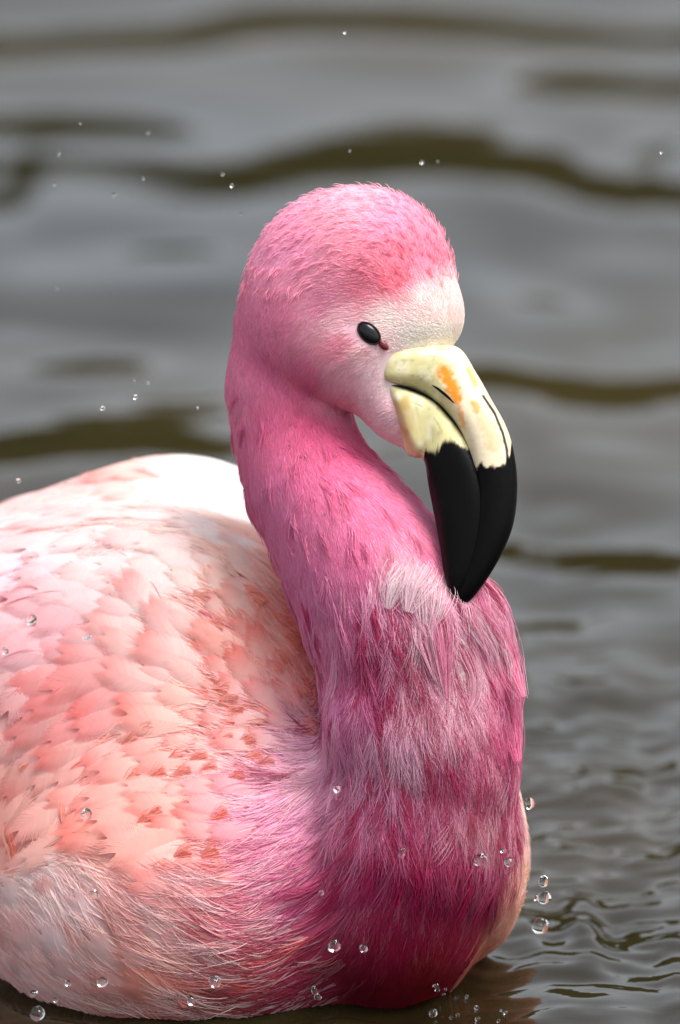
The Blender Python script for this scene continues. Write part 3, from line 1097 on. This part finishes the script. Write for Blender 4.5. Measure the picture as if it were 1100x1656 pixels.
def bill_part(name, secs, upper):
    me, Vv, T, px, py = loft(secs, 230, 110, 2.35 if upper else 2.8, name)
    u, v, d = UV(Vv)
    n = len(Vv)
    T = np.concatenate([T, [0, T[-1]]])
    px = np.concatenate([px, [0, 0]])
    py = np.concatenate([py, [0, 0]])
    n1 = NZ[0](Vv * 300)
    n2 = NZ[1](Vv * 900)
    nf = NZ[2](np.stack([u * .14, v * .035, d * .05], -1))
    c = np.tile(srgb([212, 202, 146]), (n, 1))
    c = c + (srgb([232, 224, 186]) - c) * sstep(-.3, .9, n1)[:, None]
    front = py > 0
    stn = sstep(.25, .8, NZ[3](Vv * 520) + .4 * NZ[4](Vv * 1500))
    c = c * (1 - .35 * stn[:, None]) + srgb([150, 140, 86]) * .35 * stn[:, None]
    scr = sstep(.45, .9, NZ[5](np.stack([px * 9, T * 1.2, py * 3], -1)) + .3 * n2)
    c = c * (1 - .30 * scr[:, None])
    if upper:
        w = sstep(700, 760, u)[:, None] * .7
        c = c * (1 - w) + srgb([236, 216, 190]) * w
        orange = srgb([240, 140, 28])
        o = np.maximum.reduce([sstep(15, 5, seg_dist(u, v, [(718, 600), (728, 620), (738, 640)]) + n2 * 5 + n1 * 2),
                               .75 * sstep(9, 3, seg_dist(u, v, [(768, 652), (772, 664)]) + n2 * 4),
                               .6 * sstep(5, 1, seg_dist(u, v, [(742, 655), (750, 690)]) + n2 * 3),
                               .65 * sstep(7, 2, seg_dist(u, v, [(757, 598), (768, 622)]) + n2 * 3),
                               .35 * sstep(16, 6, seg_dist(u, v, [(782, 675), (800, 720)]) + n2 * 7)]) * front
        c = c * (1 - o[:, None]) + orange * o[:, None]
        edge = sstep(3.4, 1.0, seg_dist(u, v, [(781, 640), (800, 668), (813, 700), (820, 728), (821, 752)]) + n2 * .5) * front
        c = c * (1 - edge[:, None]) + srgb([22, 18, 16]) * edge[:, None]
        tom = sstep(-.955, -.99, px)
        c = c * (1 - tom[:, None]) + srgb([20, 16, 14]) * tom[:, None]
        blk = sstep(-3, 3, v + nf * 9 + n2 * 3 - (752 - 10 * sstep(815, 822, u) - 45 * sstep(824, 830, u)))
    else:
        st = .8 * sstep(20, 4, seg_dist(u, v, [(648, 655), (662, 690)]) + n1 * 8)
        c = c * (1 - st[:, None] * .7) + srgb([190, 140, 50]) * st[:, None] * .7
        pk = .45 * sstep(8, 1, seg_dist(u, v, [(630, 640), (650, 690), (676, 734)]) + n2 * 2)
        c = c * (1 - pk[:, None]) + srgb([206, 130, 110]) * pk[:, None]
        tom = sstep(.80, .90, px)
        c = c * (1 - tom[:, None]) + srgb([20, 16, 14]) * tom[:, None]
        blk = sstep(-3, 3, v + nf * 8 + n2 * 3 - (727 - 10 * sstep(705, 720, u) + 14 * sstep(690, 684, u) + 10 * sstep(735, 755, u)))
    c = c * (1 - blk[:, None]) + np.array([.0028, .0025, .0025]) * blk[:, None]
    set_col(me, np.clip(c, 0.002, 1))
    a = me.attributes.new('dull', 'FLOAT', 'POINT')
    a.data.foreach_set('value', (0.42 - 0.04 * blk + .06 * n1).astype(np.float32))
    a = me.attributes.new('sheen_level', 'FLOAT', 'POINT')
    a.data.foreach_set('value', (0.30 - 0.23 * blk).astype(np.float32))
    return obj(name, me, flamingo, mb)


ub = bill_part('upper_bill', UPPER, True)
lb = bill_part('lower_bill', LOWER, False)

# nostril slit: a thin dark sunken lens lying in the horn
def bill_surf(u, v, secs):
    """front surface depth of the lofted section at a pixel (approximate, by nearest loft vertex)"""
    return None


def tri_ray(me, u, v):
    from mathutils.bvhtree import BVHTree
    bv = BVHTree.FromPolygons([x.co[:] for x in me.vertices], [p.vertices[:] for p in me.polygons])
    out = []
    for a, b_ in zip(u, v):
        q = P(a, b_, -600)
        dr = norm(q - CAM)
        hit = bv.ray_cast(Vector(q - OFF), Vector(dr))
        out.append(hit[0] if hit[0] is not None else Vector(q - OFF))
    return [np.array(x) for x in out]


nu = [699, 708, 717, 726, 734]
nv = [623, 628, 635, 643, 651]
pts = np.array(tri_ray(ub.data, nu, nv))
toc = norm(CAM - OFF - pts)
Vn, Fn = [], []
rr = [0.6, 2.2, 2.8, 2.3, 0.6]
tan = norm(np.gradient(pts, axis=0))
bi = norm(np.cross(tan, toc))
for i in range(5):
    for k in range(8):
        a = k * math.pi / 4
        Vn.append(pts[i] + bi[i] * math.cos(a) * rr[i] * S + toc[i] * math.sin(a) * 0.9 * S)
for i in range(4):
    for k in range(8):
        Fn.append((i * 8 + k, i * 8 + (k + 1) % 8, i * 8 + 8 + (k + 1) % 8, i * 8 + 8 + k))
md, nt, b = principled('nostril_dark', 0.9, 0.1, (0.006, 0.005, 0.004))
obj('nostril', mesh_np('nostril', Vn, Fn), ub, md)

# ------------------------------------------------------------------ eye
def uv_sphere(name, nu_=28, nv_=18):
    Vv, Ff = [], []
    for j in range(nv_ + 1):
        a = math.pi * j / nv_
        for i in range(nu_):
            b_ = 2 * math.pi * i / nu_
            Vv.append((math.sin(a) * math.cos(b_), math.sin(a) * math.sin(b_), math.cos(a)))
    for j in range(nv_):
        for i in range(nu_):
            Ff.append((j * nu_ + i, j * nu_ + nu_ + i, j * nu_ + nu_ + (i + 1) % nu_, j * nu_ + (i + 1) % nu_))
    return mesh_np(name, Vv, Ff)


ec = surf(np.array([597.0]), np.array([539.0]))[0]
en = grad(sd_bird, ec[None])[0]
long_ax = RIGHT * .72 - UP * .69
long_ax = norm(long_ax - en * (long_ax @ en))
short_ax = np.cross(en, long_ax)
me_, nt, b = principled('eye_gloss', 0.2, 0.35, (0.006, 0.006, 0.007))
eye = obj('eye', uv_sphere('eye'), flamingo, me_)
M = Matrix((Vector(long_ax) * 21 * S, Vector(short_ax) * 13 * S, Vector(en) * 8 * S)).transposed().to_4x4()
M.translation = Vector(ec - OFF - en * 2.2 * S)
eye.matrix_local = M


def torus(name, a, b_, r, n=40, m=8):
    Vv, Ff = [], []
    for i in range(n):
        t = 2 * math.pi * i / n
        c = np.array([a * math.cos(t), b_ * math.sin(t), 0])
        o = norm(np.array([math.cos(t) / a, math.sin(t) / b_, 0]))
        for k in range(m):
            q = 2 * math.pi * k / m
            Vv.append(c + o * r * math.cos(q) + np.array([0, 0, 1]) * r * math.sin(q))
    for i in range(n):
        for k in range(m):
            Ff.append((i * m + k, i * m + (k + 1) % m, ((i + 1) % n) * m + (k + 1) % m, ((i + 1) % n) * m + k))
    return mesh_np(name, Vv, Ff)


ml, nt, b = principled('eyelid_skin', 0.6, 0.3, tuple(srgb([48, 26, 32])))
lid = obj('eyelid', torus('eyelid', 21.5, 13.5, 1.3), flamingo, ml)
M = Matrix((Vector(long_ax) * S, Vector(short_ax) * S, Vector(en) * S)).transposed().to_4x4()
M.translation = Vector(ec - OFF + en * 0.2 * S)
lid.matrix_local = M
mt, nt, b = principled('tear_corner', 0.35, 0.5, tuple(srgb([105, 18, 28])))
tc_ = obj('eye_corner', uv_sphere('eye_corner', 16, 10), flamingo, mt)
cc_ = surf(np.array([620.0]), np.array([558.0]))[0]
M = Matrix((Vector(long_ax) * 11 * S, Vector(short_ax) * 6 * S, Vector(en) * 4 * S)).transposed().to_4x4()
M.translation = Vector(cc_ - OFF + en * 1.0 * S)
tc_.matrix_local = M

# ------------------------------------------------------------------ droplets
mw, nt, b = principled('droplet_water', 0.0, 0.5, (1, 1, 1))
b.inputs['Transmission Weight'].default_value = 1.0
b.inputs['IOR'].default_value = 1.333


def drop_mesh(seed):
    me = uv_sphere('water_droplet', 20, 14)
    for vv_ in me.vertices:
        k = 1 + 0.22 * mnoise.noise(vv_.co * 1.3 + Vector((seed, 0, 0)))
        vv_.co = vv_.co * k
    me.materials.append(mw)
    return me


DM = [drop_mesh(s * 5.3) for s in range(5)]


def droplet(u, v, r, d, label, group, st=1.0, on=False, i=0):
    if on:
        p = surf(np.array([float(u)]), np.array([float(v)]))[0]
        p = p - norm(p - CAM) * (r * .4 + 2.0) * S
    else:
        q = surf(np.array([float(u)]), np.array([float(v)]))[0]
        dq = UV(q)[2]
        p = P(u, v, min(d, dq - 25) if abs(dq) < 1500 else d)
    o = bpy.data.objects.new('water_droplet', DM[i % 5])
    COL.objects.link(o)
    o.location = p
    o.scale = (r * S, r * S, r * S * st)
    o.rotation_euler = (RNG.uniform(-.4, .4), RNG.uniform(-.4, .4), RNG.uniform(0, 6))
    o['label'] = label
    o['category'] = 'water droplet'
    o['group'] = group


G1, G2, G3 = 'large splash droplets beside the bird', 'droplets in front of the plumage', 'droplets low over the water'
BIG = [(874, 1497, 14, -10, 'largest round water droplet, lowest of those falling right of the breast', G1, 1.0),
       (880, 1452, 11, 0, 'pink tinted water droplet just above the largest one, right of the breast', G1, .9),
       (879, 1425, 8, 5, 'narrow upright water droplet, topmost of the falling stack right of the breast', G1, 1.5),
       (867, 1453, 4, 5, 'tiny water droplet beside the pink tinted one right of the breast', G1, 1.0),
       (857, 1299, 8, 20, 'bright water droplet beside the pale far wing edge', G1, 1.2),
       (824, 1394, 8, -200, 'dark rimmed water droplet in front of the peach far wing', G1, 1.0),
       (778, 1392, 11, -240, 'faint broad water droplet over the dark breast near the far wing', G1, 1.0),
       (814, 1376, 5, -200, 'small droplet above the dark rimmed one at the far wing', G1, .8),
       (541, 1530, 10, -330, 'bright round water droplet over the dark lower breast', G2, .9),
       (588, 1534, 6, -330, 'small droplet just right of the bright one on the lower breast', G2, 1.0),
       (520, 1444, 4, -330, 'small white droplet over the left side of the breast', G2, 1.0),
       (650, 1380, 5, -330, 'upright droplet high over the middle of the crimson breast', G2, 1.6),
       (545, 1276, 6, -300, 'droplet at the fold between neck and wing', G2, .9),
       (348, 1588, 10, -260, 'round droplet low over the coral flank', G2, .9),
       (310, 1618, 8, -260, 'dark centred droplet at the lowest edge of the flank', G2, .9),
       (60, 1639, 12, -160, 'round droplet over the dark water at the bottom left corner', G3, 1.0),
       (54, 1607, 8, -160, 'flattened droplet above the corner droplet at bottom left', G3, .7),
       (166, 1588, 9, -250, 'faint ring droplet over the pale lower flank', G2, .8),
       (110, 1590, 5, -220, 'small dark droplet on the pale lower flank edge', G2, 1.0),
       (90, 1617, 4, -200, 'tiny dark droplet at the waterline on the left', G3, 1.0),
       (152, 1447, 8, -260, 'white sparkling droplet on the pale flank feathers', G2, 1.0),
       (140, 1318, 9, -300, 'slanted bright droplet over the brownish wing fold', G2, 1.4),
       (140, 1030, 8, -300, 'bright oval droplet on the upper wing', G2, .7),
       (50, 1002, 9, -320, 'dark ringed droplet on the upper wing near the photo edge', G2, .9),
       (8, 1053, 6, -320, 'white droplet at the very left of the upper wing', G2, 1.0),
       (700, 1638, 7, -120, 'bright droplet over the black water below the breast', G3, 1.0),
       (509, 1602, 5, -200, 'small upright droplet under the lower breast edge', G3, 1.5),
       (514, 1612, 6, -190, 'faint round droplet just over the black water under the breast', G3, 1.0)]
for i, (u, v, r, d, lab, g, st) in enumerate(BIG):
    droplet(u, v, r, d, lab, g, st, i=i)
rg = np.random.default_rng(5)
SM = [(240, 214, 3), (185, 314, 4), (95, 250, 3), (360, 282, 3), (375, 300, 3.5), (88, 298, 3), (232, 288, 3), (166, 660, 4), (219, 642, 4), (218, 616, 2.5),
      (240, 620, 2.5), (30, 777, 4), (106, 780, 2.5), (92, 466, 3), (683, 262, 3), (708, 260, 2), (558, 52, 3), (1070, 246, 3), (390, 345, 2.5), (130, 200, 2), (566, 244, 2), (320, 660, 2)]
for i, (u, v, r) in enumerate(SM):
    droplet(u, v, r, rg.uniform(60, 400), 'tiny water speck flying over the dark ripples behind the bird', 'specks flying behind the bird', i=i)
zonesS = [((425, 690), (560, 900), 14, 'tiny bright water bead on the pink neck feathers', 'beads on the neck', 1.6, 2.6),
          ((560, 1080), (640, 1420), 14, 'tiny water bead caught in the breast feathers', 'beads on the breast', 1.6, 3.0),
          ((60, 980), (520, 1500), 26, 'tiny water bead resting on the wing feathers', 'beads on the wing', 2.0, 3.4),
          ((590, 380), (680, 700), 8, 'tiny water bead on the face feathers', 'beads on the head', 1.2, 1.9)]
for (a, b_, n, lab, g, r0, r1) in zonesS:
    for i in range(n):
        droplet(rg.uniform(a[0], b_[0]), rg.uniform(a[1], b_[1]), rg.uniform(r0, r1), 0, lab, g, on=True, i=i)
for i in range(36):
    u, v = rg.uniform(700, 990), rg.uniform(1590, 1655)
    droplet(u, v, rg.uniform(2, 4.2), (1640 - v) / math.sin(PITCH) * 1.0 - 40, 'tiny splash droplet above the stirred water right of the breast', 'splash droplets over the stirred water', i=i)
print('done', round(time.time() - T0, 1))
